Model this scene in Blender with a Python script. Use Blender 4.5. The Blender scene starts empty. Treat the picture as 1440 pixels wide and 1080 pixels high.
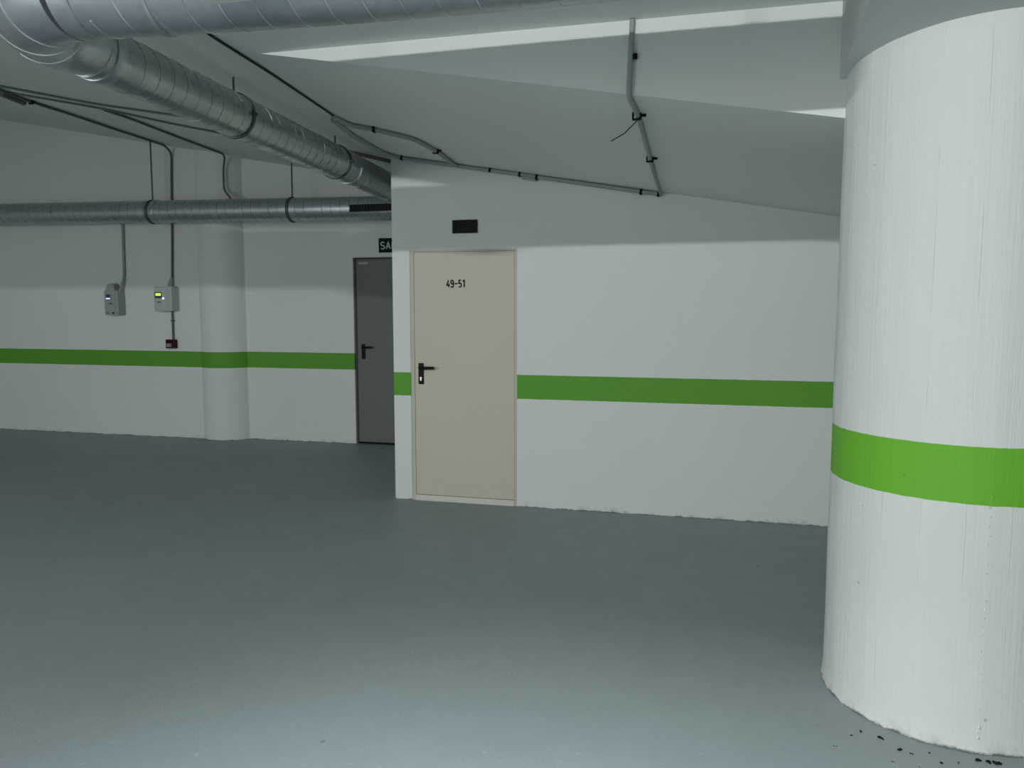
import bpy, bmesh, math, random
from mathutils import Vector, Matrix

random.seed(7)
scene = bpy.context.scene
col = scene.collection
PI = math.pi

# ------------------------------------------------------------------ materials
def new_mat(name):
    m = bpy.data.materials.new(name)
    m.use_nodes = True
    nt = m.node_tree
    b = nt.nodes['Principled BSDF']
    return m, nt, b

def N(nt, kind, **kw):
    n = nt.nodes.new(kind)
    for k, v in kw.items():
        if k in n.inputs.keys():
            n.inputs[k].default_value = v
        else:
            setattr(n, k, v)
    return n

def math_node(nt, op, a, b=None, c=None):
    n = nt.nodes.new('ShaderNodeMath')
    n.operation = op
    for i, v in enumerate((a, b, c)):
        if v is None:
            continue
        if isinstance(v, (int, float)):
            n.inputs[i].default_value = v
        else:
            nt.links.new(v, n.inputs[i])
    return n.outputs[0]

def mix_col(nt, fac, a, b):
    n = nt.nodes.new('ShaderNodeMix')
    n.data_type = 'RGBA'
    for sock, v in ((n.inputs[0], fac), (n.inputs[6], a), (n.inputs[7], b)):
        if isinstance(v, (int, float)):
            sock.default_value = v
        elif isinstance(v, tuple):
            sock.default_value = (*v, 1) if len(v) == 3 else v
        else:
            nt.links.new(v, sock)
    return n.outputs[2]

def noise(nt, vec, scale, detail=3, rough=0.5):
    n = N(nt, 'ShaderNodeTexNoise', Scale=scale, Detail=detail, Roughness=rough)
    if vec is not None:
        nt.links.new(vec, n.inputs['Vector'])
    return n.outputs['Fac']

def maprange(nt, v, a, b, c=0.0, d=1.0):
    n = nt.nodes.new('ShaderNodeMapRange')
    n.clamp = True
    nt.links.new(v, n.inputs[0])
    for i, x in enumerate((a, b, c, d)):
        n.inputs[i + 1].default_value = x
    return n.outputs[0]

def bump(nt, b, h, strength, dist):
    n = N(nt, 'ShaderNodeBump', Strength=strength, Distance=dist)
    nt.links.new(h, n.inputs['Height'])
    nt.links.new(n.outputs[0], b.inputs['Normal'])

def flat(name, c, rough=0.5, metal=0.0, var=0.06, scale=12, emit=None, estr=0):
    m, nt, b = new_mat(name)
    g = nt.nodes.new('ShaderNodeNewGeometry')
    f = noise(nt, g.outputs['Position'], scale, 4)
    lo = tuple(max(0, x * (1 - var)) for x in c)
    hi = tuple(min(1, x * (1 + var)) for x in c)
    nt.links.new(mix_col(nt, f, lo, hi), b.inputs['Base Color'])
    b.inputs['Roughness'].default_value = rough
    b.inputs['Metallic'].default_value = metal
    if not metal:
        b.inputs['Specular IOR Level'].default_value = 0.25 if sum(c) > 0.15 else 0.1
    if emit:
        b.inputs['Emission Color'].default_value = (*emit, 1)
        b.inputs['Emission Strength'].default_value = estr
    return m

WHITE = (0.72, 0.745, 0.725)
GREEN = (0.110, 0.345, 0.033)
GREEN_COLUMN = (0.150, 0.445, 0.034)

def paint(name, base=WHITE, band=None, column=None, bump_s=0.25, dirt=True, green=GREEN):
    """White wall paint on plaster; band=(z0,z1) paints the green stripe; column=(x,y) adds board marks round a column."""
    m, nt, b = new_mat(name)
    g = nt.nodes.new('ShaderNodeNewGeometry')
    P = g.outputs['Position']
    sep = nt.nodes.new('ShaderNodeSeparateXYZ')
    nt.links.new(P, sep.inputs[0])
    X, Y, Z = sep.outputs
    big = noise(nt, P, 0.9, 3)
    fine = noise(nt, P, 45, 4, 0.6)
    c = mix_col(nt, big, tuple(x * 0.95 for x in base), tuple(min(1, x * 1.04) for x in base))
    h = math_node(nt, 'ADD', math_node(nt, 'MULTIPLY', noise(nt, P, 5, 3), 0.6), math_node(nt, 'MULTIPLY', fine, 0.25))
    if column:
        a = math_node(nt, 'ARCTAN2', math_node(nt, 'SUBTRACT', Y, column[1]), math_node(nt, 'SUBTRACT', X, column[0]))
        cv = nt.nodes.new('ShaderNodeCombineXYZ')
        nt.links.new(math_node(nt, 'MULTIPLY', a, 9.0), cv.inputs[0])
        nt.links.new(math_node(nt, 'MULTIPLY', Z, 0.22), cv.inputs[1])
        st = noise(nt, cv.outputs[0], 3.4, 5, 0.62)
        st2 = maprange(nt, st, 0.30, 0.70)
        c = mix_col(nt, math_node(nt, 'MULTIPLY', st2, 0.22), c, tuple(x * 0.86 for x in base))
        # joint lines between the formwork sheets
        j = math_node(nt, 'ABSOLUTE', math_node(nt, 'SUBTRACT', math_node(nt, 'FRACT', math_node(nt, 'MULTIPLY', math_node(nt, 'ADD', a, 0.13), 3.35)), 0.5))
        jl = maprange(nt, j, 0.0, 0.012, 1.0, 0.0)
        jl = math_node(nt, 'MULTIPLY', jl, maprange(nt, noise(nt, P, 3.0, 3), 0.48, 0.60))
        c = mix_col(nt, math_node(nt, 'MULTIPLY', jl, 0.35), c, (0.36, 0.38, 0.37))
        h = math_node(nt, 'ADD', math_node(nt, 'MULTIPLY', h, 0.5), math_node(nt, 'MULTIPLY', st, 0.75))
        h = math_node(nt, 'SUBTRACT', h, math_node(nt, 'MULTIPLY', jl, 0.6))
        # small blow holes
        v = N(nt, 'ShaderNodeTexVoronoi', Scale=9.0)
        nt.links.new(P, v.inputs['Vector'])
        rr = nt.nodes.new('ShaderNodeSeparateColor')
        nt.links.new(v.outputs['Color'], rr.inputs[0])
        pit = math_node(nt, 'MULTIPLY', maprange(nt, v.outputs['Distance'], 0.03, 0.055, 1, 0), math_node(nt, 'GREATER_THAN', rr.outputs[0], 0.35))
        h = math_node(nt, 'SUBTRACT', h, math_node(nt, 'MULTIPLY', pit, 1.5))
    else:
        v = N(nt, 'ShaderNodeTexVoronoi', Scale=2.2)
        nt.links.new(P, v.inputs['Vector'])
        rr = nt.nodes.new('ShaderNodeSeparateColor')
        nt.links.new(v.outputs['Color'], rr.inputs[0])
        pit = math_node(nt, 'MULTIPLY', maprange(nt, v.outputs['Distance'], 0.010, 0.022, 1, 0), math_node(nt, 'GREATER_THAN', rr.outputs[0], 0.75))
    if band:
        w = math_node(nt, 'MULTIPLY', math_node(nt, 'SUBTRACT', noise(nt, P, 30, 2), 0.5), 0.004)
        zz = math_node(nt, 'ADD', Z, w)
        k = math_node(nt, 'MULTIPLY', math_node(nt, 'GREATER_THAN', zz, band[0]), math_node(nt, 'LESS_THAN', zz, band[1]))
        gcol = mix_col(nt, big, tuple(x * 0.92 for x in green), tuple(x * 1.08 for x in green))
        c = mix_col(nt, k, c, gcol)
    c = mix_col(nt, math_node(nt, 'MULTIPLY', pit, 0.45), c, (0.16, 0.17, 0.17))
    if dirt:
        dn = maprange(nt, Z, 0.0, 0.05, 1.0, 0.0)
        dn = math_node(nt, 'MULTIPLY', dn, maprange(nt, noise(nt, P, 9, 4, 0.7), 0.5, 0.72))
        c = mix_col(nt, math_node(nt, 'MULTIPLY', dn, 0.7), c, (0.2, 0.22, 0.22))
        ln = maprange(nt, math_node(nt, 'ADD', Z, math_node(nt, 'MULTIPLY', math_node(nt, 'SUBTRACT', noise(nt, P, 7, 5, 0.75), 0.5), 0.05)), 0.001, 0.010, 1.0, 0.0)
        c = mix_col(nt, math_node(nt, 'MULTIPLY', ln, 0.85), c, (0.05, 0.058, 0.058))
    nt.links.new(c, b.inputs['Base Color'])
    b.inputs['Roughness'].default_value = 0.62
    b.inputs['Specular IOR Level'].default_value = 0.3
    bump(nt, b, h, bump_s, 0.012)
    return m

def floor_mat():
    m, nt, b = new_mat('painted concrete floor')
    g = nt.nodes.new('ShaderNodeNewGeometry')
    P = g.outputs['Position']
    big = noise(nt, P, 0.8, 5, 0.6)
    mid = noise(nt, P, 5.5, 5, 0.65)
    fine = noise(nt, P, 90, 3, 0.6)
    c = mix_col(nt, maprange(nt, big, 0.3, 0.7), (0.258, 0.308, 0.330), (0.298, 0.352, 0.378))
    c = mix_col(nt, math_node(nt, 'MULTIPLY', maprange(nt, mid, 0.35, 0.75), 0.45), c, (0.265, 0.315, 0.33))
    # scuffs and pale worn flecks
    sp = maprange(nt, noise(nt, P, 26, 4, 0.75), 0.61, 0.72)
    c = mix_col(nt, math_node(nt, 'MULTIPLY', sp, 0.42), c, (0.47, 0.51, 0.52))
    v = N(nt, 'ShaderNodeTexVoronoi', Scale=3.2)
    nt.links.new(P, v.inputs['Vector'])
    rr = nt.nodes.new('ShaderNodeSeparateColor')
    nt.links.new(v.outputs['Color'], rr.inputs[0])
    pit = math_node(nt, 'MULTIPLY', maprange(nt, v.outputs['Distance'], 0.02, 0.045, 1, 0), math_node(nt, 'GREATER_THAN', rr.outputs[0], 0.72))
    c = mix_col(nt, math_node(nt, 'MULTIPLY', pit, 0.55), c, (0.05, 0.06, 0.065))
    nt.links.new(c, b.inputs['Base Color'])
    nt.links.new(maprange(nt, mid, 0.3, 0.7, 0.42, 0.6), b.inputs['Roughness'])
    b.inputs['Specular IOR Level'].default_value = 0.22
    h = math_node(nt, 'ADD', math_node(nt, 'MULTIPLY', mid, 0.5), math_node(nt, 'MULTIPLY', fine, 0.35))
    h = math_node(nt, 'ADD', h, math_node(nt, 'MULTIPLY', noise(nt, P, 1.6, 2), 1.0))
    bump(nt, b, h, 0.35, 0.012)
    return m

def galv(name, c=(0.50, 0.54, 0.56), rough=0.36):
    m, nt, b = new_mat(name)
    g = nt.nodes.new('ShaderNodeNewGeometry')
    P = g.outputs['Position']
    v = N(nt, 'ShaderNodeTexVoronoi', Scale=38.0)
    nt.links.new(P, v.inputs['Vector'])
    rr = nt.nodes.new('ShaderNodeSeparateColor')
    nt.links.new(v.outputs['Color'], rr.inputs[0])
    f = math_node(nt, 'ADD', math_node(nt, 'MULTIPLY', rr.outputs[0], 0.35), math_node(nt, 'MULTIPLY', noise(nt, P, 4, 4), 0.65))
    nt.links.new(mix_col(nt, f, tuple(x * 0.86 for x in c), tuple(x * 1.12 for x in c)), b.inputs['Base Color'])
    b.inputs['Metallic'].default_value = 0.85
    nt.links.new(maprange(nt, noise(nt, P, 7, 4), 0.3, 0.7, rough - 0.06, rough + 0.1), b.inputs['Roughness'])
    bump(nt, b, noise(nt, P, 5, 1), 0.05, 0.02)
    return m

M = dict(
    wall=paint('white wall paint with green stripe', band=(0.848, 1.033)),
    plain=paint('white wall paint', dirt=False),
    haunch=paint('white slab paint darkened as shade', base=(0.56, 0.59, 0.585), dirt=False),  # white slab, with its underside shade darkened into the base colour
    ceiling=paint('white ceiling paint', dirt=False, bump_s=0.35),
    column=paint('white column paint with green stripe', base=(0.71, 0.725, 0.71), band=(0.880, 1.080), column=(0.932, 3.408), bump_s=0.30, green=GREEN_COLUMN),
    floor=floor_mat(),
    galv=galv('galvanised sheet steel', (0.50, 0.535, 0.575), 0.33),
    galv_dark=galv('galvanised sheet steel duller', (0.44, 0.475, 0.475), 0.29),
    seam=flat('folded duct seam', (0.66, 0.70, 0.72), 0.3, 0.9),
    seam_dark=flat('folded duct seam dull', (0.27, 0.29, 0.29), 0.4, 0.8),
    strap=flat('dark steel strap', (0.10, 0.115, 0.115), 0.5, 0.5),
    conduit=flat('grey plastic conduit', (0.33, 0.35, 0.345), 0.5, 0, 0.05, 20),
    conduit_dk=flat('dark grey plastic conduit', (0.12, 0.135, 0.13), 0.5, 0, 0.08, 20),
    black=flat('black plastic', (0.010, 0.011, 0.012), 0.42, 0, 0.2, 40),
    cable=flat('black cable sheath', (0.03, 0.033, 0.033), 0.5, 0, 0.2, 30),
    beige=flat('beige door enamel', (0.575, 0.545, 0.455), 0.5, 0, 0.025, 1.6),
    beige_edge=flat('beige frame enamel', (0.535, 0.515, 0.44), 0.5, 0, 0.03, 3),
    sill=flat('worn white sill paint', (0.66, 0.65, 0.59), 0.6, 0, 0.08, 14),
    grey_door=flat('grey door enamel', (0.152, 0.168, 0.150), 0.5, 0, 0.05, 2),
    grey_frame=flat('dark grey frame enamel', (0.075, 0.085, 0.08), 0.5, 0, 0.05, 4),
    ink=flat('black lettering', (0.008, 0.008, 0.009), 0.6, 0, 0.1, 30),
    sign=flat('dark green sign board', (0.004, 0.024, 0.018), 0.75, 0, 0.1, 10),
    sign_txt=flat('pale sign lettering', (0.42, 0.50, 0.47), 0.5, 0, 0.05, 10),
    box=flat('grey enclosure plastic', (0.34, 0.365, 0.355), 0.5, 0, 0.04, 10),
    box_light=flat('light grey enclosure plastic', (0.47, 0.50, 0.485), 0.5, 0, 0.04, 10),
    panel=flat('mid grey front panel', (0.25, 0.27, 0.265), 0.5, 0, 0.04, 10),
    lcd=flat('dark blue display', (0.08, 0.085, 0.17), 0.3, 0, 0.05, 10),
    lcd_dark=flat('dark display surround', (0.08, 0.095, 0.08), 0.4, 0, 0.05, 10),
    lcd_line=flat('lit pale blue display line', (0.5, 0.5, 0.9), 0.3, 0, 0.02, 10, (0.62, 0.62, 1.0), 0.95),
    lcd_yel=flat('lit yellow green display', (0.6, 0.8, 0.1), 0.3, 0, 0.02, 10, (0.70, 0.95, 0.05), 0.95),
    led=flat('white indicator lamp', (0.9, 0.9, 0.9), 0.3, 0, 0.02, 10, (0.95, 1, 1), 1.1),
    red=flat('dark red plastic', (0.06, 0.012, 0.012), 0.4, 0, 0.1, 20),
    plate=flat('pale label plate', (0.30, 0.25, 0.25), 0.5, 0, 0.15, 60),
    brass=flat('worn nickel lock', (0.55, 0.55, 0.5), 0.35, 0.9),
    lamp=flat('white lamp housing', (0.74, 0.76, 0.75), 0.4, 0, 0.02, 5),
    grit=flat('dark grit', (0.014, 0.016, 0.018), 0.8, 0, 0.3, 50),
    slat=flat('dark grey slat', (0.045, 0.05, 0.05), 0.6, 0, 0.1, 30),
    sticker=flat('pale grey sticker', (0.36, 0.38, 0.36), 0.5, 0, 0.1, 60),
)

# ------------------------------------------------------------------ object helpers
ORIGIN = {}

def root_origin(o):
    while o.parent:
        o = o.parent
    return ORIGIN.get(o.name, Vector((0, 0, 0)))

def obj(name, bm, mat, parent=None, smooth=False, label=None):
    me = bpy.data.meshes.new(name)
    if parent is not None:
        off = root_origin(parent)
        bmesh.ops.translate(bm, verts=bm.verts, vec=-off)
    bmesh.ops.recalc_face_normals(bm, faces=bm.faces)
    if smooth:
        for f in bm.faces:
            f.smooth = True
        for e in bm.edges:
            if len(e.link_faces) == 2 and e.calc_face_angle(0) > 0.7:
                e.smooth = False
    bm.to_mesh(me)
    bm.free()
    me.materials.append(mat)
    o = bpy.data.objects.new(name, me)
    col.objects.link(o)
    if parent is not None:
        o.parent = parent
    if label:
        o['label'] = label
    return o

def own_origin(o, p):
    """Move a top-level mesh's origin to p without moving its shape."""
    p = Vector(p)
    o.data.transform(Matrix.Translation(-p))
    o.location = p
    ORIGIN[o.name] = p

def tag(o, label, cat, group=None):
    o['label'] = label
    o['category'] = cat
    if group:
        o['group'] = group
    return o

def thing(name, label, cat, loc, group=None):
    o = bpy.data.objects.new(name, None)
    o.empty_display_size = 0.1
    o.location = loc
    col.objects.link(o)
    ORIGIN[o.name] = Vector(loc)
    return tag(o, label, cat, group)

def struct(o, label, cat):
    o['kind'] = 'structure'
    return tag(o, label, cat)

def struct_root(name, label, cat, loc):
    o = thing(name, label, cat, loc)
    o['kind'] = 'structure'
    return o

# ------------------------------------------------------------------ shape helpers
def add_box(bm, lo, hi, bev=0.0, seg=2):
    r = bmesh.ops.create_cube(bm, size=1)
    vs = r['verts']
    for v in vs:
        v.co = Vector((lo[i] + (v.co[i] + 0.5) * (hi[i] - lo[i]) for i in range(3)))
    if bev:
        es = list({e for v in vs for e in v.link_edges})
        bmesh.ops.bevel(bm, geom=es, offset=bev, segments=seg, affect='EDGES', profile=0.6)

def box(lo, hi, bev=0.0, seg=2):
    bm = bmesh.new()
    add_box(bm, lo, hi, bev, seg)
    return bm

def add_prism_y(bm, poly, y0, y1):
    """poly of (x,z) extruded from y0 to y1."""
    a = [bm.verts.new((x, y0, z)) for x, z in poly]
    b = [bm.verts.new((x, y1, z)) for x, z in poly]
    bm.faces.new(a)
    bm.faces.new(b[::-1])
    n = len(poly)
    for i in range(n):
        bm.faces.new((a[i], b[i], b[(i + 1) % n], a[(i + 1) % n]))

def add_prism_z(bm, poly, z0, z1):
    a = [bm.verts.new((x, y, z0)) for x, y in poly]
    b = [bm.verts.new((x, y, z1)) for x, y in poly]
    bm.faces.new(a[::-1])
    bm.faces.new(b)
    n = len(poly)
    for i in range(n):
        bm.faces.new((a[i], a[(i + 1) % n], b[(i + 1) % n], b[i]))

def round_path(pts, rad=0.05, seg=5):
    pts = [Vector(p) for p in pts]
    out = [pts[0]]
    for i in range(1, len(pts) - 1):
        p, a, b = pts[i], pts[i - 1], pts[i + 1]
        da, db = (a - p), (b - p)
        k = min(rad, da.length * 0.45, db.length * 0.45)
        A, B = p + da.normalized() * k, p + db.normalized() * k
        for j in range(seg + 1):
            t = j / seg
            out.append(A * (1 - t) ** 2 + p * 2 * t * (1 - t) + B * t * t)
    out.append(pts[-1])
    return out

def add_tube(bm, pts, r, n=10, cap=True):
    """Tube along pts; r a number or one radius per point; parallel transported frame."""
    pts = [Vector(p) for p in pts]
    rs = r if isinstance(r, (list, tuple)) else [r] * len(pts)
    t0 = (pts[1] - pts[0]).normalized()
    ref = Vector((0, 0, 1)) if abs(t0.z) < 0.9 else Vector((1, 0, 0))
    u = t0.cross(ref).normalized()
    rings = []
    prev = t0
    for i, p in enumerate(pts):
        if i == 0:
            t = t0
        elif i == len(pts) - 1:
            t = (pts[i] - pts[i - 1]).normalized()
        else:
            t = ((pts[i] - pts[i - 1]).normalized() + (pts[i + 1] - pts[i]).normalized()).normalized()
        q = prev.rotation_difference(t)
        u = q @ u
        u = (u - t * u.dot(t)).normalized()
        w = t.cross(u)
        prev = t
        rings.append([bm.verts.new(p + (u * math.cos(2 * PI * k / n) + w * math.sin(2 * PI * k / n)) * rs[i]) for k in range(n)])
    for a, b in zip(rings, rings[1:]):
        for k in range(n):
            bm.faces.new((a[k], a[(k + 1) % n], b[(k + 1) % n], b[k]))
    if cap:
        bm.faces.new(rings[0][::-1])
        bm.faces.new(rings[-1])
    return rings

def tube(pts, r, n=10, cap=True):
    bm = bmesh.new()
    add_tube(bm, pts, r, n, cap)
    return bm

def helix(axis, R, pitch, phase=0.0, wr=0.003, lo=0.0, hi=None, steps=28, hand=1):
    """Thin folded seam winding round the straight run of a duct: axis = (start, end)."""
    a, b = Vector(axis[0]), Vector(axis[1])
    L = (b - a).length
    t = (b - a).normalized()
    u = t.cross(Vector((0, 0, 1))).normalized()
    w = t.cross(u)
    hi = L if hi is None else hi
    n = int((hi - lo) / pitch * steps)
    pts = []
    for i in range(n + 1):
        d = lo + (hi - lo) * i / n
        ang = phase + hand * 2 * PI * d / pitch
        pts.append(a + t * d + (u * math.cos(ang) + w * math.sin(ang)) * R)
    return tube(pts, wr, 5)

def ring(center, t, R, wr=0.004, width=None, n=40):
    """Raised ring (collar) round a duct."""
    c, t = Vector(center), Vector(t).normalized()
    u = t.cross(Vector((0, 0, 1))).normalized()
    w = t.cross(u)
    bm = bmesh.new()
    if width is None:
        prof = [(math.cos(2 * PI * k / 6) * wr, math.sin(2 * PI * k / 6) * wr) for k in range(6)]
    else:
        h = width / 2
        prof = [(-h, -wr), (-h, wr), (-h * 0.6, wr * 1.5), (h * 0.6, wr * 1.5), (h, wr), (h, -wr)]
    rows = []
    for i in range(n):
        a = 2 * PI * i / n
        d = u * math.cos(a) + w * math.sin(a)
        rows.append([bm.verts.new(c + d * (R + pr) + t * pa) for pa, pr in prof])
    m = len(prof)
    for i in range(n):
        for k in range(m):
            bm.faces.new((rows[i][k], rows[i][(k + 1) % m], rows[(i + 1) % n][(k + 1) % m], rows[(i + 1) % n][k]))
    return bm

def strap_bm(center, t, R, width=0.022, th=0.003, n=40):
    return ring(center, t, R + th, th, width, n)

# ribbon lettering on a plane y = const facing -y
def add_ribbon(bm, strokes, th, y):
    k0 = len(bm.faces)
    for s in strokes:
        for (x0, z0), (x1, z1) in zip(s, s[1:]):
            d = Vector((x1 - x0, 0, z1 - z0))
            if d.length < 1e-6:
                continue
            q = Vector((-d.z, 0, d.x)).normalized() * th / 2
            yo = y - 0.00004 * (len(bm.faces) - k0)
            A, B = Vector((x0, yo, z0)), Vector((x1, yo, z1))
            bm.faces.new([bm.verts.new(v) for v in (A - q, B - q, B + q, A + q)])
        for (x, z) in s[1:-1]:
            yo = y - 0.00004 * (len(bm.faces) - k0)
            bm.faces.new([bm.verts.new((x + math.cos(k * PI / 4) * th / 2, yo, z + math.sin(k * PI / 4) * th / 2)) for k in range(8)])

def arc(cx, cz, rx, rz, a0, a1, n=10):
    return [(cx + rx * math.cos(math.radians(a0 + (a1 - a0) * i / n)), cz + rz * math.sin(math.radians(a0 + (a1 - a0) * i / n))) for i in range(n + 1)]

GLYPH = {
    '4': [[(0.62, 1.0), (0.02, 0.28), (1.0, 0.28)], [(0.74, 0.52), (0.74, 0.0)]],
    '9': [arc(0.5, 0.72, 0.42, 0.26, 0, 360, 16), [(0.92, 0.72), (0.92, 0.3)] + arc(0.5, 0.28, 0.42, 0.28, 0, -150, 8)],
    '-': [[(0.0, 0.5), (1.0, 0.5)]],
    '5': [[(0.9, 0.96), (0.14, 0.96), (0.12, 0.52)] + arc(0.48, 0.30, 0.42, 0.28, 120, -145, 12)],
    '1': [[(0.1, 0.8), (0.55, 1.0), (0.55, 0.0)]],
    'S': [arc(0.5, 0.75, 0.42, 0.24, 30, 270, 10) + arc(0.5, 0.26, 0.42, 0.25, 90, -150, 10)],
    'A': [[(0.04, 0.0), (0.5, 1.0), (0.96, 0.0)], [(0.22, 0.33), (0.78, 0.33)]],
    'L': [[(0.12, 1.0), (0.12, 0.05), (0.92, 0.05)]],
    'I': [[(0.5, 1.0), (0.5, 0.0)]],
    'D': [[(0.12, 0.04), (0.12, 0.96), (0.45, 0.96)] + arc(0.45, 0.5, 0.45, 0.46, 90, -90, 10) + [(0.12, 0.04)]],
}

def lettering(text, x, z, w, h, pitch, th, y, slant=0.0):
    bm = bmesh.new()
    for i, ch in enumerate(text):
        ww = w * (0.5 if ch == 'I' else 1)
        x0 = x + i * pitch + (w - ww) / 2
        add_ribbon(bm, [[(x0 + px * ww, z + pz * h) for px, pz in s] for s in GLYPH[ch]], th, y)
    return bm

# ------------------------------------------------------------------ geometry of the hall (x along the walls, y into the depth, z up)
YF = 5.858          # front store-room wall
XC = -2.505         # its free corner
YB1, YB2 = 8.02, 8.15   # rear wall left and right of the pilaster
YA = 3.43           # face of the drop beam
X0, X1, Y0 = -10.2, 6.4, -3.6

def S(x, y):        # sloping slab under the ramp
    return 2.733 - (0.1728 if x > XC else 0.1814) * (x - XC) + 0.0301 * max(0.0, YF - y)

def H(y):           # slab in front of the drop beam
    return 2.739 + 0.08 * (YA - y)

def fold(y):
    f = lambda x: S(x, y) - H(y)
    a, b = -9.0, 0.0
    for _ in range(60):
        m = (a + b) / 2
        if f(m) > 0:
            a = m
        else:
            b = m
    return (a + b) / 2

# floor
bm = bmesh.new()
nx, ny = 46, 48
grid = [[bm.verts.new((X0 + (X1 - X0) * i / nx, Y0 + (8.6 - Y0) * j / ny, 0)) for j in range(ny + 1)] for i in range(nx + 1)]
for i in range(nx):
    for j in range(ny):
        bm.faces.new((grid[i][j], grid[i + 1][j], grid[i + 1][j + 1], grid[i][j + 1]))
struct(obj('floor', bm, M['floor']), 'smooth blue-grey painted concrete garage floor with small scuffs', 'floor')

# ceiling: sloping slab, and the higher flat slab in front of the drop beam
bm = bmesh.new()
def quad(pts):
    bm.faces.new([bm.verts.new(p) for p in pts])
YE = 8.6
xf = fold(YA)
yk = (2.739 + 0.08 * YA - 2.733 - 0.0301 * YF) / (0.08 - 0.0301)
quad([(X0, YF, S(X0, YF)), (XC, YF, S(XC, YF)), (XC, YE, S(XC, YE)), (X0, YE, S(X0, YE))])
quad([(XC, YF, S(XC, YF)), (X1, YF, S(X1, YF)), (X1, YE, S(X1, YE)), (XC, YE, S(XC, YE))])
quad([(X0, YA, S(X0, YA)), (XC, YA, S(XC, YA)), (XC, YF, S(XC, YF)), (X0, YF, S(X0, YF))])
quad([(XC, YA, S(XC, YA)), (X1, YA, S(X1, YA)), (X1, YF, S(X1, YF)), (XC, YF, S(XC, YF))])
fk, f0 = fold(yk), fold(Y0)
quad([(X0, yk, S(X0, yk)), (fk, yk, H(yk)), (XC, YA, S(XC, YA)), (X0, YA, S(X0, YA))])
bm.faces.new([bm.verts.new(p) for p in ((fk, yk, H(yk)), (xf, YA, H(YA)), (XC, YA, S(XC, YA)))])
quad([(X0, Y0, S(X0, Y0)), (f0, Y0, H(Y0)), (fk, yk, H(yk)), (X0, yk, S(X0, yk))])
quad([(f0, Y0, H(Y0)), (X1, Y0, H(Y0)), (X1, yk, H(yk)), (fk, yk, H(yk))])
quad([(fk, yk, H(yk)), (X1, yk, H(yk)), (X1, YA, H(YA)), (xf, YA, H(YA))])
bmesh.ops.remove_doubles(bm, verts=bm.verts, dist=1e-4)
struct(obj('ceiling', bm, M['ceiling']), 'white painted concrete ceiling slab that slopes down towards the right', 'ceiling')

# drop beam face, thickened behind into the slab
bm = bmesh.new()
add_prism_y(bm, [(xf, H(YA)), (X1, S(X1, YA)), (X1, H(YA))], YA, YA + 0.012)
struct(obj('trim_1', bm, M['plain']), 'white wedge-shaped drop beam face under the ceiling, left of the round column', 'beam')

# haunch over the column
def hz(y):
    return 2.500 - 0.12 * (y - 2.94)
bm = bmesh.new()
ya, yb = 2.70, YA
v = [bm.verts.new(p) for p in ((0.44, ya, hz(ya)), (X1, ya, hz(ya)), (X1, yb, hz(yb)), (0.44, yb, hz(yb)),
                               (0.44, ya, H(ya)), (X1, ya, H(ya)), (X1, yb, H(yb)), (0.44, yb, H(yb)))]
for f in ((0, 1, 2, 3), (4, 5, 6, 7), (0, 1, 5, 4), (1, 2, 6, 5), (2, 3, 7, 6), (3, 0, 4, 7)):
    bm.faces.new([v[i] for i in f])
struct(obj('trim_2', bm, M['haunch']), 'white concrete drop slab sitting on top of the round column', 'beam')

# unseen cross beam, added to cast shade on the upper rear wall
bm = bmesh.new()
add_prism_y(bm, [(X0, 2.64), (-2.15, 2.64), (-2.15, 2.88), (-2.8, 2.88), (X0, 4.2)], 1.30, 1.52)
struct(obj('shade_beam', bm, M['plain']), 'unseen white cross beam added at left to shade the rear wall', 'beam')

# ---- front wall with opening for the beige door, and its return
DX0, DX1, DZ = -2.357, -1.485, 1.992
bm = bmesh.new()
T = 0.16
top = lambda x: S(x, YF) + 0.02
add_prism_y(bm, [(XC, 0), (DX0, 0), (DX0, top(DX0)), (XC, top(XC))], YF, YF + T)
add_prism_y(bm, [(DX0, DZ), (DX1, DZ), (DX1, top(DX1)), (DX0, top(DX0))], YF, YF + T)
add_prism_y(bm, [(DX1, 0), (X1, 0), (X1, top(X1)), (DX1, top(DX1))], YF, YF + T)
add_prism_y(bm, [(XC, 0), (XC + T, 0), (XC + T, top(XC + T)), (XC, top(XC))], YF + T, YB2)
bmesh.ops.remove_doubles(bm, verts=bm.verts, dist=1e-4)
es = [e for e in bm.edges if all(abs(v.co.x - XC) < 1e-4 and abs(v.co.y - YF) < 1e-4 for v in e.verts)]
bmesh.ops.bevel(bm, geom=es, offset=0.006, segments=2, affect='EDGES')
struct(obj('wall_front', bm, M['wall']), 'white store room wall with green stripe, around the beige door', 'wall')

# ---- rear wall with pilaster and opening for the grey door
GX0, GX1, GZ = -3.955, -3.03, 2.10
def arcpl():
    cx, cy, R = -5.63, 8.28, 0.34
    p = []
    a0 = math.atan2(YB1 - cy, -math.sqrt(R * R - (YB1 - cy) ** 2))
    a1 = math.atan2(YB2 - cy, math.sqrt(R * R - (YB2 - cy) ** 2))
    if a0 > 0: a0 -= 2 * PI
    for i in range(25):
        a = a0 + (a1 - a0) * i / 24
        p.append((cx + R * math.cos(a), cy + R * math.sin(a)))
    return p
bm = bmesh.new()
line = [(X0, YB1)] + arcpl() + [(GX0, YB2)]
def wall_strip(line, z0, ztop):
    lo = [bm.verts.new((x, y, z0)) for x, y in line]
    hi = [bm.verts.new((x, y, ztop(x, y))) for x, y in line]
    for i in range(len(line) - 1):
        f = bm.faces.new((lo[i], lo[i + 1], hi[i + 1], hi[i]))
        f.smooth = 1 <= i < len(line) - 2
ztop = lambda x, y: S(x, y) + 0.02
wall_strip(line, 0, ztop)
wall_strip([(GX0, YB2), (GX1, YB2)], GZ, ztop)
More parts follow.
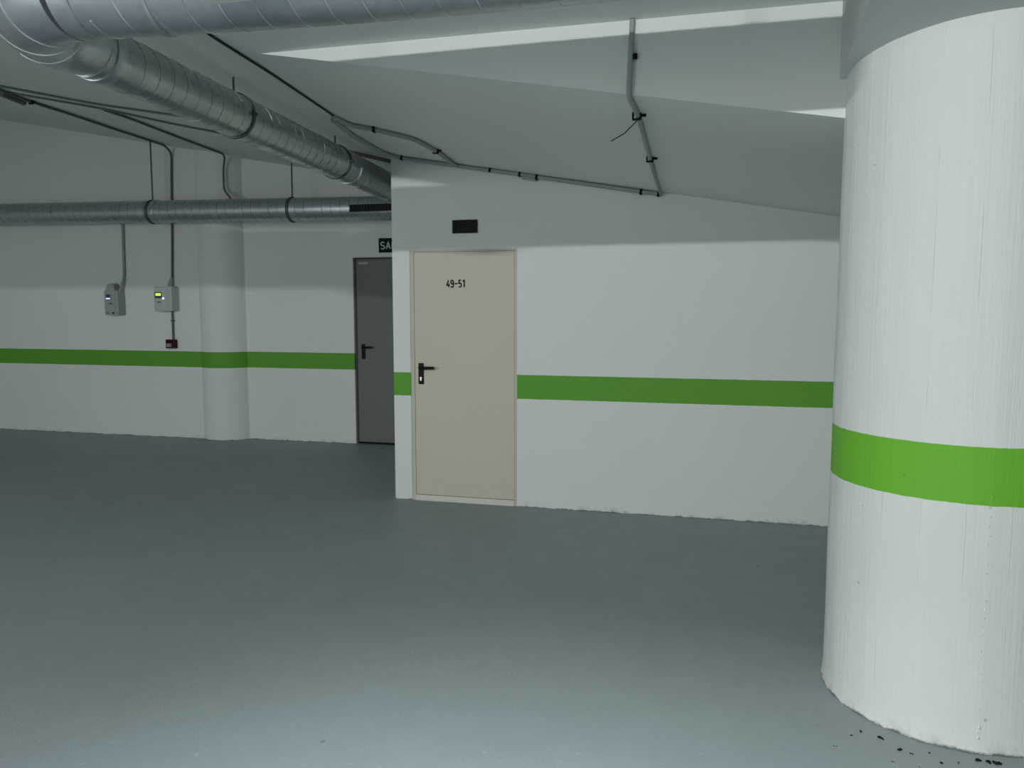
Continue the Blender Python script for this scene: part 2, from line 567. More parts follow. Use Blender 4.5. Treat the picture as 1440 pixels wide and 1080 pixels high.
wall_strip([(GX1, YB2), (XC + 0.02, YB2)], 0, ztop)
# reveals of the opening
for pts in (((GX0, YB2, 0), (GX0, YB2, GZ), (GX0, YB2 + .16, GZ), (GX0, YB2 + .16, 0)),
            ((GX1, YB2, 0), (GX1, YB2, GZ), (GX1, YB2 + .16, GZ), (GX1, YB2 + .16, 0)),
            ((GX0, YB2, GZ), (GX1, YB2, GZ), (GX1, YB2 + .16, GZ), (GX0, YB2 + .16, GZ))):
    bm.faces.new([bm.verts.new(p) for p in pts])
bmesh.ops.remove_doubles(bm, verts=bm.verts, dist=1e-4)
struct(obj('wall_back', bm, M['wall']), 'white rear wall with green stripe and a rounded pilaster', 'wall')

# ---- outer walls of the garage behind and beside the viewpoint
bm = bmesh.new()
add_prism_y(bm, [(X0, 0), (X1, 0), (X1, H(Y0) + .02), (fold(Y0), H(Y0) + .02), (X0, S(X0, Y0) + .02)], Y0 - 0.15, Y0)
struct(obj('wall_rear', bm, M['wall']), 'white wall with green stripe at the near end of the garage', 'wall')
bm = bmesh.new()
add_box(bm, (X0 - 0.15, Y0, 0), (X0, YB1 + .2, 4.6))
struct(obj('wall_left', bm, M['wall']), 'white wall with green stripe along the left of the garage', 'wall')
bm = bmesh.new()
add_box(bm, (X1, Y0, 0), (X1 + 0.15, YB1 + .2, 3.6))
struct(obj('wall_right', bm, M['wall']), 'white wall with green stripe along the right of the garage', 'wall')

# ------------------------------------------------------------------ round column
bm = bmesh.new()
CX, CY, CR = 0.932, 3.408, 0.4675
nseg = 128
zs = [0.0, 0.012, 0.03, 0.06, 0.12] + [0.12 + (2.60 - 0.12) * i / 30 for i in range(1, 31)]
rows = []
for z in zs:
    row = []
    for k in range(nseg):
        a = 2 * PI * k / nseg
        r = CR + 0.0012 * math.sin(a * 23 + 1.3) * math.sin(a * 7) + 0.0008 * math.sin(z * 9 + a * 5)
        if z < 0.05:
            r += (0.05 - z) * 0.16 * (0.75 + 0.5 * math.sin(a * 31) * math.sin(a * 13 + 2))
        row.append(bm.verts.new((CX + r * math.cos(a), CY + r * math.sin(a), z)))
    rows.append(row)
for a, b in zip(rows, rows[1:]):
    for k in range(nseg):
        bm.faces.new((a[k], a[(k + 1) % nseg], b[(k + 1) % nseg], b[k]))
bm.faces.new(rows[0][::-1])
bm.faces.new(rows[-1])
o = obj('round_column', bm, M['column'], smooth=True)
own_origin(o, (CX, CY, 0))
tag(o, 'thick round white concrete column with a green stripe, nearest the viewer at right', 'column')

# rough cast seam down the column, as a part
bm = bmesh.new()
rnd = random.Random(3)
a = -1.62
for i in range(34):
    z = 0.03 + 0.95 * (i / 34) ** 1.25
    aa = a + rnd.uniform(-0.012, 0.012)
    s = rnd.uniform(0.002, 0.0055)
    r = bmesh.ops.create_icosphere(bm, subdivisions=1, radius=1)
    for v in r['verts']:
        c = v.co * s
        c.z *= rnd.uniform(0.8, 1.8)
        v.co = c + Vector((CX + CR * math.cos(aa), CY + CR * math.sin(aa), z))
obj('rough_seam', bm, M['column'], o, smooth=True)

# ------------------------------------------------------------------ beige door
d1 = struct_root('door_1', 'beige flush metal door numbered 49-51 in the store room wall', 'door', (DX0, YF, 0))
bm = bmesh.new()
fy0, fy1 = YF + 0.004, YF + 0.09
add_box(bm, (DX0, fy0, 0.0), (DX0 + 0.032, fy1, DZ), 0.003)
add_box(bm, (DX1 - 0.022, fy0, 0.0), (DX1, fy1, DZ), 0.003)
add_box(bm, (DX0 + 0.032, fy0, DZ - 0.014), (DX1 - 0.022, fy1, DZ), 0.002)
obj('door_frame', bm, M['beige_edge'], d1)
obj('threshold', box((DX0 + 0.032, YF - 0.004, 0.0), (DX1 - 0.022, YF + 0.09, 0.047), 0.004), M['sill'], d1, label='worn off-white sill')
leaf = obj('door_leaf', box((DX0 + 0.0335, YF + 0.007, 0.050), (DX1 - 0.0235, YF + 0.06, DZ - 0.0155), 0.002), M['beige'], d1)

def door_handle(leaf, x, z, y, k=1.0):
    """Plate with lever pointing right; x,z = plate centre."""
    p = box((x - 0.022 * k, y - 0.010, z - 0.084 * k), (x + 0.022 * k, y + 0.001, z + 0.084 * k), 0.0055, 3)
    obj('handle_plate', p, M['black'], leaf, smooth=True, label='black plastic handle plate')
    lz = z + 0.048 * k
    path = round_path([(x, y - 0.006, lz), (x, y - 0.052, lz), (x + 0.125 * k, y - 0.052, lz + 0.002)], 0.022, 6)
    obj('lever_handle', tube(path, [0.0125 * k] * (len(path) - 1) + [0.0105 * k], 12), M['black'], leaf, smooth=True, label='black lever handle')
    return lz

door_handle(leaf, -2.271, 1.025, YF + 0.007)
bm = bmesh.new()
zc, xc, yy = 0.992, -2.271, YF - 0.0035
prof = [(xc + 0.0085 * math.cos(t), zc + 0.0085 * math.sin(t)) for t in [PI * (-0.22 + 1.44 * i / 14) for i in range(15)]]
prof += [(xc - 0.005, zc - 0.02), (xc - 0.0035, zc - 0.024), (xc + 0.0035, zc - 0.024), (xc + 0.005, zc - 0.02)]
add_prism_y(bm, prof, yy - 0.003, yy + 0.004)
obj('lock_cylinder', bm, M['brass'], leaf, label='metal lock cylinder')
bm = lettering('49-51', -2.052, 1.7045, 0.0245, 0.055, 0.0325, 0.0102, YF + 0.0055)
obj('room_number', bm, M['ink'], leaf, label='black number 49-51')

# ------------------------------------------------------------------ grey door
d2 = struct_root('door_2', 'dark grey metal door in the rear wall, half hidden by the store room corner', 'door', (GX0, YB2, 0))
gy = YB2 + 0.03
bm = bmesh.new()
add_box(bm, (GX0, gy, 0), (GX0 + 0.016, gy + 0.1, GZ), 0.002)
add_box(bm, (GX1 - 0.028, gy, 0), (GX1, gy + 0.1, GZ), 0.002)
add_box(bm, (GX0 + 0.028, gy, GZ - 0.016), (GX1 - 0.028, gy + 0.1, GZ), 0.002)
obj('door_frame', bm, M['grey_frame'], d2)
obj('threshold', box((GX0 + 0.028, gy + .005, 0), (GX1 - 0.028, gy + 0.1, 0.018), 0.002), M['black'], d2, label='dark door sill')
leaf2 = obj('door_leaf', box((GX0 + 0.018, gy + 0.012, 0.022), (GX1 - 0.03, gy + 0.06, GZ - 0.018), 0.003), M['grey_door'], d2)
door_handle(leaf2, -3.862, 1.052, gy + 0.012)
obj('sticker', box((-3.905, gy + 0.0105, 2.026), (-3.79, gy + 0.013, 2.052)), M['sticker'], leaf2, label='small pale sticker')

# exit sign over the grey door
sg = thing('exit_sign', 'dark green sign with pale lettering SA showing, above the grey door', 'sign', (-3.41, YB2, 2.225))
obj('sign_board', box((-3.635, YB2 - 0.012, 2.148), (-3.185, YB2, 2.304), 0.002), M['sign'], sg)
obj('lettering', lettering('SALIDA', -3.612, 2.186, 0.052, 0.075, 0.065, 0.0135, YB2 - 0.0135), M['sign_txt'], sg, label='pale lettering')

# ventilation grille above the beige door
g = thing('ventilation_grille', 'small black louvred vent grille above the beige door', 'vent', (-1.897, YF, 2.167))
gx0, gx1, gz0, gz1 = -1.998, -1.797, 2.115, 2.216
bm = bmesh.new()
add_box(bm, (gx0, YF - 0.012, gz0), (gx1, YF, gz0 + 0.012), 0.002)
add_box(bm, (gx0, YF - 0.012, gz1 - 0.012), (gx1, YF, gz1), 0.002)
add_box(bm, (gx0, YF - 0.012, gz0 + 0.012), (gx0 + 0.022, YF, gz1 - 0.012), 0.002)
add_box(bm, (gx1 - 0.018, YF - 0.012, gz0 + 0.012), (gx1, YF, gz1 - 0.012), 0.002)
add_box(bm, (gx0 + 0.002, YF - 0.002, gz0 + 0.002), (gx1 - 0.002, YF - 0.0005, gz1 - 0.002))
obj('grille_frame', bm, M['black'], g)
for i in range(5):
    z = gz0 + 0.018 + i * 0.0155
    bm = bmesh.new()
    v = [bm.verts.new(p) for p in ((gx0 + .022, YF - 0.010, z), (gx1 - .018, YF - 0.010, z), (gx1 - .018, YF - 0.006, z + 0.0055), (gx0 + .022, YF - 0.006, z + 0.0055))]
    bm.faces.new(v)
    r = bmesh.ops.solidify(bm, geom=bm.faces[:], thickness=0.0012)
    obj('slat', bm, M['slat'], g)

# ------------------------------------------------------------------ control boxes on the rear wall
t = thing('control_box', 'grey wall control box with pale blue display line, left of the pair on rear wall', 'control box', (-6.93, YB1, 1.46), 'control boxes on the rear wall')
bx0, bx1, bz0, bz1, dep = -7.055, -6.865, 1.458, 1.748, 0.125
obj('box_body', box((bx0, YB1 - dep, bz0), (bx1, YB1, bz1), 0.010, 3), M['box'], t, smooth=True)
yf = YB1 - dep
pn = obj('front_panel', box((bx0 + .012, yf - 0.004, bz0 + 0.03), (bx1 - .03, yf + .002, bz1 - 0.02), 0.003), M['box'], t)
obj('display', box((bx0 + .03, yf - 0.0065, bz0 + .175), (bx0 + .095, yf - .003, bz0 + .245), 0.002), M['lcd'], pn, label='dark blue display window')
obj('display_line', box((bx0 + .032, yf - 0.008, bz0 + .185), (bx0 + .09, yf - .006, bz0 + .202)), M['lcd_line'], pn, label='lit pale blue line')
obj('name_plate', box((bx0 + .065, yf - 0.0055, bz0 + .128), (bx0 + .115, yf - .003, bz0 + .139)), M['black'], pn)
obj('button', box((bx0 + .02, yf - 0.012, bz0 + .018), (bx0 + .055, yf + .001, bz0 + .036), 0.003), M['panel'], t)
obj('button', box((bx0 + .115, yf - 0.010, bz0 + .014), (bx0 + .135, yf + .001, bz0 + .034), 0.003), M['black'], t)
bm = bmesh.new()
cx, cz = -6.985, bz1 + 0.028
pr = [(cx + 0.058 * math.cos(a), cz + 0.055 * math.sin(a)) for a in [PI * i / 14 for i in range(15)]]
pr += [(cx - 0.07, bz1 - 0.002), (cx + 0.06, bz1 - 0.002)]
add_prism_y(bm, pr, YB1 - 0.10, YB1)
obj('cable_gland', bm, M['box'], t, label='rounded grey cable entry hood')

t = thing('control_box', 'light grey wall control box with yellow-green lit display, beside the rounded pilaster', 'control box', (-6.22, YB1, 1.50), 'control boxes on the rear wall')
bx0, bx1, bz0, bz1, dep = -6.36, -6.12, 1.505, 1.790, 0.13
obj('box_body', box((bx0, YB1 - dep, bz0), (bx1, YB1, bz1), 0.010, 3), M['box_light'], t, smooth=True)
yf = YB1 - dep
pn = obj('front_panel', box((bx0 + .012, yf - 0.004, bz0 + 0.02), (bx1 - .05, yf + .002, bz1 - 0.02), 0.003), M['box_light'], t)
obj('display_surround', box((bx0 + .016, yf - 0.0055, bz0 + .148), (bx0 + .112, yf - .003, bz0 + .218), 0.002), M['lcd_dark'], pn, label='dark display surround')
obj('display', box((bx0 + .030, yf - 0.0075, bz0 + .178), (bx0 + .100, yf - .005, bz0 + .206), 0.002), M['lcd_yel'], pn, label='lit yellow-green display')
obj('indicator_lamp', box((bx0 + .118, yf - 0.008, bz0 + .138), (bx0 + .142, yf - .003, bz0 + .156), 0.002), M['led'], pn, label='white lit indicator')
obj('name_plate', box((bx0 + .048, yf - 0.0055, bz0 + .098), (bx0 + .098, yf - .003, bz0 + .110)), M['lcd_dark'], pn)
obj('name_plate', box((bx0 + .058, yf - 0.0055, bz0 + .066), (bx0 + .092, yf - .003, bz0 + .074)), M['panel'], pn)
obj('vent_slot', box((bx0 + .034, yf - 0.0015, bz1 - .048), (bx0 + .056, yf + .001, bz1 - .018)), M['lcd_dark'], t)
bm = bmesh.new()
add_tube(bm, [(-6.205, YB1 - .03, bz1 - .01), (-6.205, YB1 - .03, bz1 + .035), (-6.19, YB1 - .02, bz1 + .10)], [0.034, 0.03, 0.016], 14)
obj('cable_gland', bm, M['box'], t, smooth=True)

# emergency push button below the right box
t = thing('push_button_station', 'small black push-button station with pale label, under the yellow-lit control box', 'switch', (-6.215, YB1, 1.07))
obj('box_body', box((-6.285, YB1 - 0.06, 1.068), (-6.163, YB1, 1.172), 0.008, 3), M['red'], t, smooth=True)
obj('label_plate', box((-6.272, YB1 - 0.064, 1.085), (-6.205, YB1 - 0.059, 1.125), 0.001), M['plate'], t, label='pale label plate')
obj('cover_rim', box((-6.276, YB1 - 0.063, 1.135), (-6.172, YB1 - 0.059, 1.160), 0.002), M['black'], t)

# ------------------------------------------------------------------ ducts
# large duct across the foreground, bending away at its left end
axis = [(-2.15, 2.330), (-2.0, 2.345), (-1.68, 2.382), (-1.2, 2.420), (-0.7, 2.44), (-0.19, 2.445), (0.265, 2.445)]
DZC, DR = 2.612, 0.148
main = thing('ventilation_duct', 'large galvanised spiral duct across the top of the picture, nearest the viewer', 'duct', (-2.15, 2.33, DZC), 'galvanised ventilation ducts')
pts = round_path([(x, y, DZC) for x, y in axis], 0.3, 4)
obj('duct_run', tube(pts, DR, 40), M['galv'], main, smooth=True)
# spiral seam following the run
bm = bmesh.new()
L = [0]
for p, q in zip(pts, pts[1:]):
    L.append(L[-1] + (q - p).length)
def at_len(d):
    for i in range(len(pts) - 1):
        if d <= L[i + 1] or i == len(pts) - 2:
            k = (d - L[i]) / (L[i + 1] - L[i])
            return pts[i].lerp(pts[i + 1], k), (pts[i + 1] - pts[i]).normalized()
sp = []
pitch = 0.118
n = int(2.25 / pitch * 30)
for i in range(n + 1):
    d = 0.12 + 2.25 * i / n
    c, tt = at_len(d)
    u = tt.cross(Vector((0, 0, 1))).normalized()
    w = tt.cross(u)
    a = 2 * PI * (d - 0.12) / pitch + 1.0
    sp.append(c + (u * math.cos(a) + w * math.sin(a)) * (DR + 0.0005))
add_tube(bm, sp, 0.0026, 5)
obj('spiral_seam', bm, M['seam'], main, smooth=True, label='bright folded spiral seam')
for d, w in ((0.05, 0.055), (0.33, 0.02)):
    c, tt = at_len(d)
    obj('collar', ring(c, tt, DR, 0.004, w), M['galv'], main, smooth=True)
for d in (2.1,):
    c, tt = at_len(d)
    st = obj('hanger_strap', strap_bm(c, tt, DR + .001, 0.025), M['strap'], main, smooth=True, label='dark hanger strap')
    obj('threaded_rod', tube([(c.x, c.y, c.z + DR), (c.x, c.y, H(c.y))], 0.005, 8), M['strap'], st)

# elbow
el_c, el_r = (-2.15, 2.70), 0.37
ep = []
for i in range(17):
    a = -PI / 2 - (PI / 2) * i / 16
    ep.append((el_c[0] + el_r * math.cos(a), el_c[1] + el_r * math.sin(a), DZC))
elb = thing('duct_elbow', 'galvanised duct elbow at the top left, turning the large duct away', 'duct elbow', (-2.4, 2.44, DZC))
obj('elbow_shell', tube(ep, [DR + 0.004 - 0.022 * max(0, i - 7) / 9 for i in range(17)], 40), M['galv'], elb, smooth=True)
for i in (4, 8, 12):
    tt = Vector(ep[i + 1]) - Vector(ep[i - 1])
    obj('seam_ring', ring(ep[i], tt, DR + 0.004 - 0.022 * max(0, i - 7) / 9, 0.0035), M['seam'], elb, smooth=True)
obj('reducer', tube([(-2.52, 2.70, DZC), (-2.52, 2.73, DZC), (-2.523, 2.80, DZC), (-2.524, 2.83, DZC)], [DR - 0.018, DR - 0.02, 0.120, 0.1195], 40), M['galv'], elb, smooth=True, label='tapering reducer')

# branch duct running away under the slab
BR = 0.1175
b0, b1 = Vector((-2.520, 2.79, 2.603)), Vector((-2.935, 7.55, 2.603))
mid = [(-2.520, 2.79), (-2.60, 3.80), (-2.69, 5.0), (-2.80, 6.2), (-2.93, 7.55)]
br = thing('ventilation_duct', 'galvanised spiral duct running away from the elbow towards the store room corner', 'duct', (-2.52, 2.79, 2.603), 'galvanised ventilation ducts')
obj('duct_run', tube(round_path([(x, y, 2.603) for x, y in mid], 0.4, 4), BR, 36), M['galv_dark'], br, smooth=True)
bm = bmesh.new()
sp = []
n = int(4.6 / 0.105 * 26)
for i in range(n + 1):
    y = 2.95 + 4.5 * i / n
    for (xa, ya), (xb, yb) in zip(mid, mid[1:]):
        if ya <= y <= yb:
            x = xa + (xb - xa) * (y - ya) / (yb - ya)
            tt = Vector((xb - xa, yb - ya, 0)).normalized()
    u = tt.cross(Vector((0, 0, 1))).normalized()
    w = tt.cross(u)
    a = 2 * PI * (y - 2.9) / 0.105
    sp.append(Vector((x, y, 2.603)) + (u * math.cos(a) + w * math.sin(a)) * (BR + 0.0005))
add_tube(bm, sp, 0.0016, 5)
obj('spiral_seam', bm, M['seam_dark'], br, smooth=True, label='folded spiral seam')
for y in (3.95, 5.36):
    for (xa, ya), (xb, yb) in zip(mid, mid[1:]):
        if ya <= y <= yb:
            x = xa + (xb - xa) * (y - ya) / (yb - ya)
            tt = Vector((xb - xa, yb - ya, 0))
    st = obj('hanger_strap', strap_bm((x, y, 2.603), tt, BR + .001, 0.022), M['strap'], br, smooth=True, label='dark hanger strap')
    obj('threaded_rod', tube([(x, y, 2.603 + BR), (x, y, S(x, y))], 0.006, 8), M['strap'], st)
    obj('strap_bolt', box((x + BR - .002, y - .014, 2.596), (x + BR + .02, y + .014, 2.612), .002), M['strap'], st)
obj('collar', ring((-2.523, 2.86, 2.603), (-0.06, 1, 0), BR, 0.004, 0.06), M['galv'], br, smooth=True, label='bright joint collar')
obj('collar', ring((-2.745, 5.60, 2.603), (-0.1, 1, 0), BR, 0.004, 0.03), M['galv'], br, smooth=True)

# duct along the rear wall
RR = 0.126
def rz(x):
    return 2.578 + 0.0158 * (-3.34 - x)
a, b = Vector((-10.15, 7.78, rz(-10.15))), Vector((-2.56, 7.78, rz(-2.56)))
rd = thing('ventilation_duct', 'long galvanised spiral duct running along the rear wall above the control boxes', 'duct', (-6.3, 7.78, rz(-6.3)), 'galvanised ventilation ducts')
obj('duct_run', tube([a, a.lerp(b, .3), a.lerp(b, .6), b], RR, 36), M['galv'], rd, smooth=True)
obj('spiral_seam', helix((a, b), RR + 0.0005, 0.105, 0, 0.0024, 0.05, 7.5, 26), M['seam_dark'], rd, smooth=True, label='folded spiral seam')
for x, m in ((-6.23, 'galv'), (-4.47, 'galv_dark')):
    c = Vector((x, 7.78, rz(x)))
    st = obj('hanger_strap', strap_bm(c, b - a, RR + .001, 0.028, 0.004), M['strap'], rd, smooth=True, label='dark hanger strap')
    obj('threaded_rod', tube([(x, 7.78, c.z + RR), (x, 7.78, S(x, 7.78))], 0.0085, 8), M['strap'], st)
obj('collar', ring((-6.17, 7.78, rz(-6.17)), b - a, RR, 0.005, 0.06), M['galv'], rd, smooth=True, label='bright joint collar')
# black grille on the duct face
gb = bmesh.new()
gxa, gxb, gzc = -3.735, -2.75, 2.572
yg = 7.78 - RR - 0.012
add_box(gb, (gxa, yg - .004, gzc - .036), (gxb, yg + .06, gzc - .026), .002)
add_box(gb, (gxa, yg - .004, gzc + .026), (gxb, yg + .06, gzc + .036), .002)
add_box(gb, (gxa, yg + .004, gzc - .03), (gxb, yg + .06, gzc + .03))
gr = obj('air_grille', gb, M['black'], rd, label='black slotted air grille')
for i in range(30):
    x = gxa + 0.004 + i * 0.033
    obj('slat', box((x, yg - .003, gzc - .026), (x + .006, yg + .004, gzc + .026)), M['slat'], gr)

# ------------------------------------------------------------------ white box in front of the large duct
lb = thing('hanging_box', 'small white box hanging in front of the large duct, cut by the top edge', 'box', (-1.43, 2.17, 2.50))
obj('box_body', box((-1.547, 2.125, 2.474), (-1.315, 2.215, 2.548), 0.006), M['lamp'], lb, smooth=True)
obj('threaded_rod', tube([(-1.43, 2.17, 2.545), (-1.43, 2.17, H(2.17) - 0.001)], 0.004, 8), M['strap'], lb)
obj('screw', tube([(-1.530, 2.150, 2.4745), (-1.530, 2.150, 2.4715)], 0.003, 10), M['led'], lb, label='small screw head with an added glow')  # no lamp: the bright dot is put in with a glowing material

# ------------------------------------------------------------------ conduits and cables
def clip_on(parent, p, d, n):
    """Black saddle clip at p; d = along the conduit, n = away from the surface."""
    p, d, n = Vector(p), Vector(d).normalized(), Vector(n).normalized()
    s = d.cross(n).normalized()
    bm = bmesh.new()
    def obox(c, hx, hy, hzv):
        r = bmesh.ops.create_cube(bm, size=2)
        for v in r['verts']:
            v.co = c + d * v.co.x * hx + s * v.co.y * hy + n * v.co.z * hzv
    obox(p + n * 0.016, 0.008, 0.018, 0.004)
    obox(p + s * 0.017, 0.008, 0.004, 0.016)
    obox(p - s * 0.017, 0.008, 0.004, 0.016)
    obox(p - s * 0.030, 0.005, 0.012, 0.006)
    return obj('cable_clip', bm, M['black'], parent, label='black saddle clip')

def on_slab(pts, r):
    return [(x, y, S(x, y) - r) for x, y in pts]

DOWN = (0, 0, -1)
RC = 0.0155
# 1: down the drop beam, across the sloping slab to the wall head
c1 = thing('conduit', 'grey conduit dropping down the drop beam and across the sloping ceiling to the wall', 'conduit', (-0.38, YA, 2.42), 'surface conduits')
yA = YA - 0.011
p1 = [(-0.374, yA, H(YA) - .002), (-0.378, yA, 2.63), (-0.383, yA, 2.50), (-0.386, yA, S(-0.386, YA) - 0.012)]
p1 += [(x, y, z) for x, y, z in on_slab([(-0.381, YA + 0.10), (-0.376, 3.72), (-0.399, 4.66), (-0.415, 5.30), (-0.422, YF - 0.035)], 0.012)]
obj('conduit_pipe', tube(round_path(p1, 0.06), 0.0115, 12), M['conduit'], c1, smooth=True)
clip_on(c1, (-0.381, 3.72, S(-.376, 3.72) - .012), (0, 1, 0), DOWN)
clip_on(c1, (-0.399, 4.66, S(-.399, 4.66) - .012), (0, 1, 0), DOWN)
obj('cable_clip', box((-0.372, YA - 0.018, 2.578), (-0.352, YA, 2.600), .003), M['black'], c1, label='black saddle clip')
obj('cable_tie', tube([(-0.376, 3.72, S(-.376, 3.72) - .03), (-0.46, 3.93, S(-.46, 3.93) - .05), (-0.55, 4.12, S(-.55, 4.12) - .055)], 0.0028, 6), M['black'], c1, label='long loose black cable tie tail')

# 2: along the head of the store room wall
c2 = thing('conduit', 'grey conduit running along the head of the store room wall above the door', 'conduit', (-1.4, YF, 2.5), 'surface conduits')
yw = YF - RC - 0.001
wl = [(-0.416, 2.357), (-0.543, 2.375), (-1.321, 2.512), (-1.451, 2.540), (-1.689, 2.584), (-1.971, 2.632), (-2.20, 2.672), (-2.44, 2.710)]
p2 = [(x, yw, min(z, S(x, YF) - RC)) for x, z in wl] + [(-2.500, 5.70, S(-2.5, 5.70) - RC), (-2.488, 5.19, S(-2.488, 5.19) - RC), (-2.40, 4.70, S(-2.4, 4.7) - RC)]
obj('conduit_pipe', tube(round_path(p2, 0.05), RC, 12), M['conduit'], c2, smooth=True)
for x, z in ((-0.435, 2.360), (-0.56, 2.378), (-1.33, 2.513), (-1.46, 2.54), (-1.69, 2.583), (-2.40, 2.703)):
    clip_on(c2, (x, yw, z), (1, 0, -0.17), (0, -1, 0))
obj('conduit_stub', tube([(-1.335, yw, 2.492), (-1.44, yw, 2.512)], 0.012, 10), M['conduit'], c2, smooth=True)

# 3: looping over the slab
c3 = thing('conduit', 'grey conduit looping over the sloping ceiling left of the beige door', 'conduit', (-2.0, 5.2, 2.65), 'surface conduits')
p3 = on_slab([(-2.345, 4.60), (-2.335, 4.80), (-2.18, 4.84), (-1.962, 4.98), (-1.934, 5.352), (-1.962, YF - .04)], RC)
obj('conduit_pipe', tube(round_path(p3, 0.10), RC, 12), M['conduit'], c3, smooth=True)
clip_on(c3, (-2.18, 4.839, S(-2.18, 4.839) - RC), (1, 0.2, -0.15), DOWN)
clip_on(c3, (-1.936, 5.323, S(-1.936, 5.323) - RC), (0, 1, 0), DOWN)

# 4: black cable along the ceiling joint
bm = tube(round_path(on_slab([(-2.205, 3.05), (-2.225, 3.222), (-2.255, 3.737), (-2.341, 4.559), (-2.36, 4.66)], 0.007), 0.1), 0.0065, 8)
o = obj('ceiling_cable', bm, M['cable'], smooth=True)
own_origin(o, (-2.25, 3.7, 2.74))
tag(o, 'thin black cable along the ceiling joint right of the branch duct', 'cable')

# 5: dark conduit entering behind the store room corner
bm = tube(round_path(on_slab([(-3.25, 5.45), (-3.041, 5.79), (-2.961, 5.899), (-2.65, 6.16), (-2.53, 6.27)], 0.015), 0.08), 0.014, 10)
o = obj('conduit', bm, M['conduit_dk'], smooth=True)
own_origin(o, (-2.9, 5.9, 2.8))
tag(o, 'dark conduit on the ceiling passing behind the store room corner', 'conduit')

# 6: from the ceiling at left down to the yellow-lit box
c6 = thing('conduit', 'thick dark conduit from the left ceiling down the rear wall to the yellow-lit box', 'conduit', (-6.17, YB1, 2.5), 'rear wall conduits')
yb = YB1 - 0.018
p6 = on_slab([(-5.45, 4.85), (-5.707, 5.368), (-5.786, 5.649), (-5.80, 6.189), (-5.958, 7.011), (-6.048, 7.643), (-6.10, 7.86)], 0.017)
p6 += [(-6.128, yb, 3.315), (-6.140, yb, 3.10), (-6.165, yb, 2.4), (-6.19, yb, 1.86)]
obj('conduit_pipe', tube(round_path(p6, 0.08), 0.0125, 10), M['conduit_dk'], c6, smooth=True)
clip_on(c6, (-5.79, 5.75, S(-5.79, 5.75) - .017), (0, 1, 0), DOWN)
# 7: short conduit from the yellow-lit box to the push button
c7 = thing('conduit', 'short dark conduit between the yellow-lit control box and the push-button station', 'conduit', (-6.20, YB1, 1.3), 'rear wall conduits')
obj('conduit_pipe', tube([(-6.205, yb, 1.51), (-6.206, yb, 1.35), (-6.208, yb, 1.168)], 0.0125, 10), M['conduit_dk'], c7, smooth=True)
obj('cable_clip', box((-6.226, YB1 - .034, 1.385), (-6.185, YB1, 1.402), .003), M['conduit_dk'], c7)
# 8: conduit above the left box
c8 = thing('conduit', 'grey conduit from the rear duct down to the left control box with blue display', 'conduit', (-6.86, YB1, 2.1), 'rear wall conduits')
p8 = [(-6.838, 7.86, 2.60), (-6.838, yb, 2.56), (-6.845, yb, 2.2), (-6.85, yb, 1.92), (-6.868, YB1 - .05, 1.80), (-6.895, YB1 - .06, 1.70)]
obj('conduit_pipe', tube(round_path(p8, 0.06), 0.016, 10), M['conduit'], c8, smooth=True)
# 9: conduit down the pilaster to the rear duct
c9 = thing('conduit', 'thin dark conduit coming off the ceiling and down the rounded pilaster', 'conduit', (-5.40, 7.96, 3.0), 'rear wall conduits')
p9 = on_slab([(-4.939, 5.62), (-4.90, 5.85), (-5.073, 6.574), (-5.25, 7.45), (-5.32, 7.80)], 0.013)
p9 += [(-5.40, 7.955, 3.22), (-5.425, 7.955, 3.10), (-5.425, 7.955, 2.86), (-5.33, 7.93, 2.775), (-5.28, 7.86, 2.735)]
obj('conduit_pipe', tube(round_path(p9, 0.06), 0.0105, 10), M['conduit_dk'], c9, smooth=True)
# 10, 11: slack cables over the left ceiling
for lab, pts, r in (('upper thin cable on the left ceiling, running towards the branch duct', [(-5.95, 5.02), (-5.561, 5.232), (-5.134, 5.351), (-4.805, 5.431), (-4.141, 5.416), (-3.4, 5.40)], 0.009),
                    ('lower thin cable on the left ceiling, beside the upper one', [(-6.2, 5.30), (-5.822, 5.475), (-5.442, 5.523), (-4.932, 5.60), (-4.476, 5.851), (-3.6, 6.2)], 0.009)):
    o = obj('ceiling_cable', tube(round_path(on_slab(pts, r), 0.1), r, 8), M['conduit_dk'], smooth=True)
    own_origin(o, (pts[2][0], pts[2][1], S(*pts[2])))
    tag(o, lab, 'cable')
o = obj('conduit', tube(on_slab([(-5.80, 5.46), (-5.845, 5.60), (-5.90, 5.78)], 0.027), 0.026, 10), M['conduit_dk'], smooth=True)
own_origin(o, (-5.845, 5.6, S(-5.845, 5.6)))
tag(o, 'stubby dark conduit sleeve on the ceiling at the left edge', 'conduit')

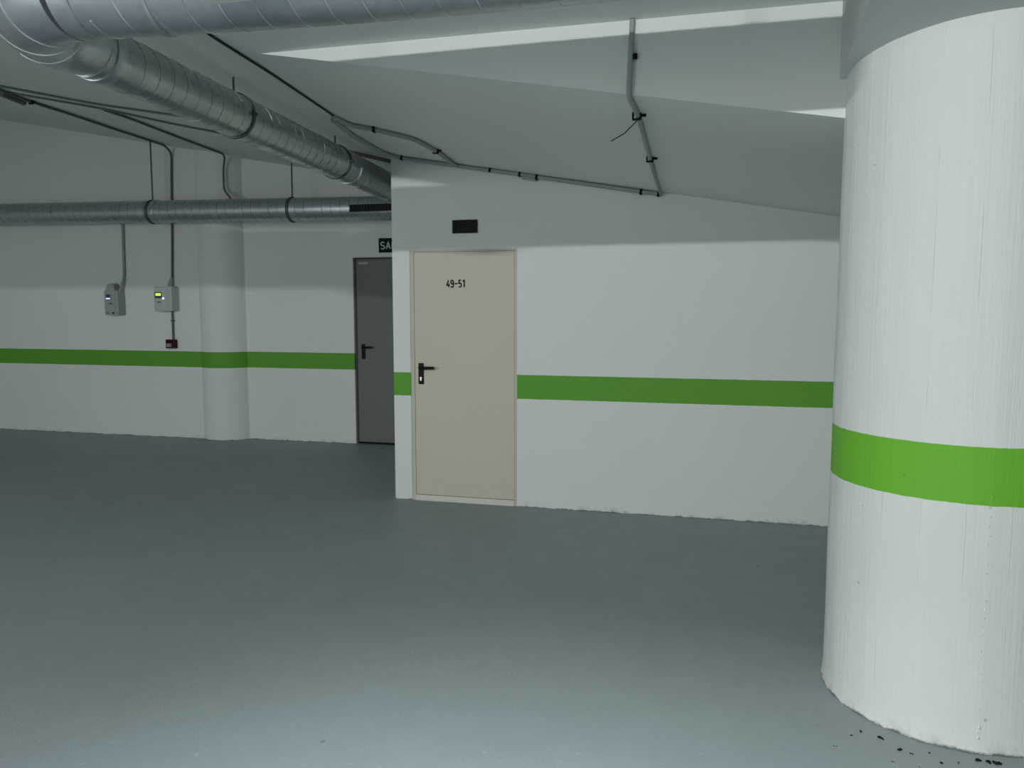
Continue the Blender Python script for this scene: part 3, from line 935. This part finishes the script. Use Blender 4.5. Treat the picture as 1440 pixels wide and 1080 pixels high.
# ------------------------------------------------------------------ grit round the column foot
bm = bmesh.new()
rnd = random.Random(11)
spots = [(0.506, 2.95, 6), (0.545, 2.993, 5), (0.598, 2.968, 10), (0.607, 2.958, 8), (0.656, 2.896, 8), (0.692, 2.885, 5), (0.748, 2.90, 5), (0.77, 2.84, 7),
         (0.62, 2.805, 4), (0.90, 2.895, 9), (0.93, 2.888, 9), (0.95, 2.888, 12), (0.97, 2.89, 9), (0.44, 2.86, 4), (0.70, 2.80, 3), (0.83, 2.86, 4), (0.40, 3.0, 3)]
for x, y, s in spots:
    for _ in range(1 + s // 4):
        q = s * 0.001 * rnd.uniform(0.5, 0.9)
        r = bmesh.ops.create_icosphere(bm, subdivisions=1, radius=1)
        c = Vector((x + rnd.uniform(-.006, .006), y + rnd.uniform(-.006, .006), q * 0.4))
        for v in r['verts']:
            v.co = c + Vector((v.co.x * q * rnd.uniform(.7, 1.3), v.co.y * q * rnd.uniform(.6, 1.1), v.co.z * q * 0.5))
o = obj('grit', bm, M['grit'])
own_origin(o, (0.7, 2.9, 0))
o['kind'] = 'stuff'
tag(o, 'scattered dark grit on the floor at the foot of the round column', 'grit')

# ------------------------------------------------------------------ lights
def area(name, loc, target, sx, sy, power, c, spread=180):
    l = bpy.data.lights.new(name, 'AREA')
    l.shape = 'RECTANGLE'
    l.size, l.size_y = sx, sy
    l.energy = power
    l.color = c
    l.spread = math.radians(spread)
    o = bpy.data.objects.new(name, l)
    o.location = loc
    o.rotation_euler = (Vector(target) - Vector(loc)).to_track_quat('-Z', 'Y').to_euler()
    col.objects.link(o)
    return o

COOL = (0.965, 1.0, 0.965)
area('tube_lamp', (-1.0, -3.0, 3.19), (-1.0, 3.0, 1.6), 0.5, 0.05, 180, COOL)
area('rear_fill', (-6.0, -3.4, 1.75), (-4.4, 3.0, 1.5), 4.0, 2.1, 205, (0.965, 0.99, 1.0))  # broad soft fill added behind the viewpoint; no opening is built there
area('ceiling_lamp', (-0.6, 0.7, 2.86), (-0.4, 1.25, 0.0), 1.2, 0.12, 27, COOL, 76)

w = bpy.data.worlds.new('world')
scene.world = w
w.use_nodes = True
w.node_tree.nodes['Background'].inputs[0].default_value = (0.02, 0.022, 0.022, 1)

# ------------------------------------------------------------------ camera
cam = bpy.data.cameras.new('camera')
cam.sensor_width = 36
cam.lens = 1110 / 1440 * 36
co = bpy.data.objects.new('camera', cam)
co.location = (0, 0, 1.55)
pitch = math.atan(108 / 1110)
co.rotation_euler = (PI / 2 - pitch, 0, math.atan2(0.252, 0.968))
col.objects.link(co)
scene.camera = co

scene.view_settings.view_transform = 'Standard'
scene.view_settings.look = 'None'
scene.view_settings.exposure = 0.0
scene.cycles.max_bounces = 10
scene.cycles.diffuse_bounces = 6
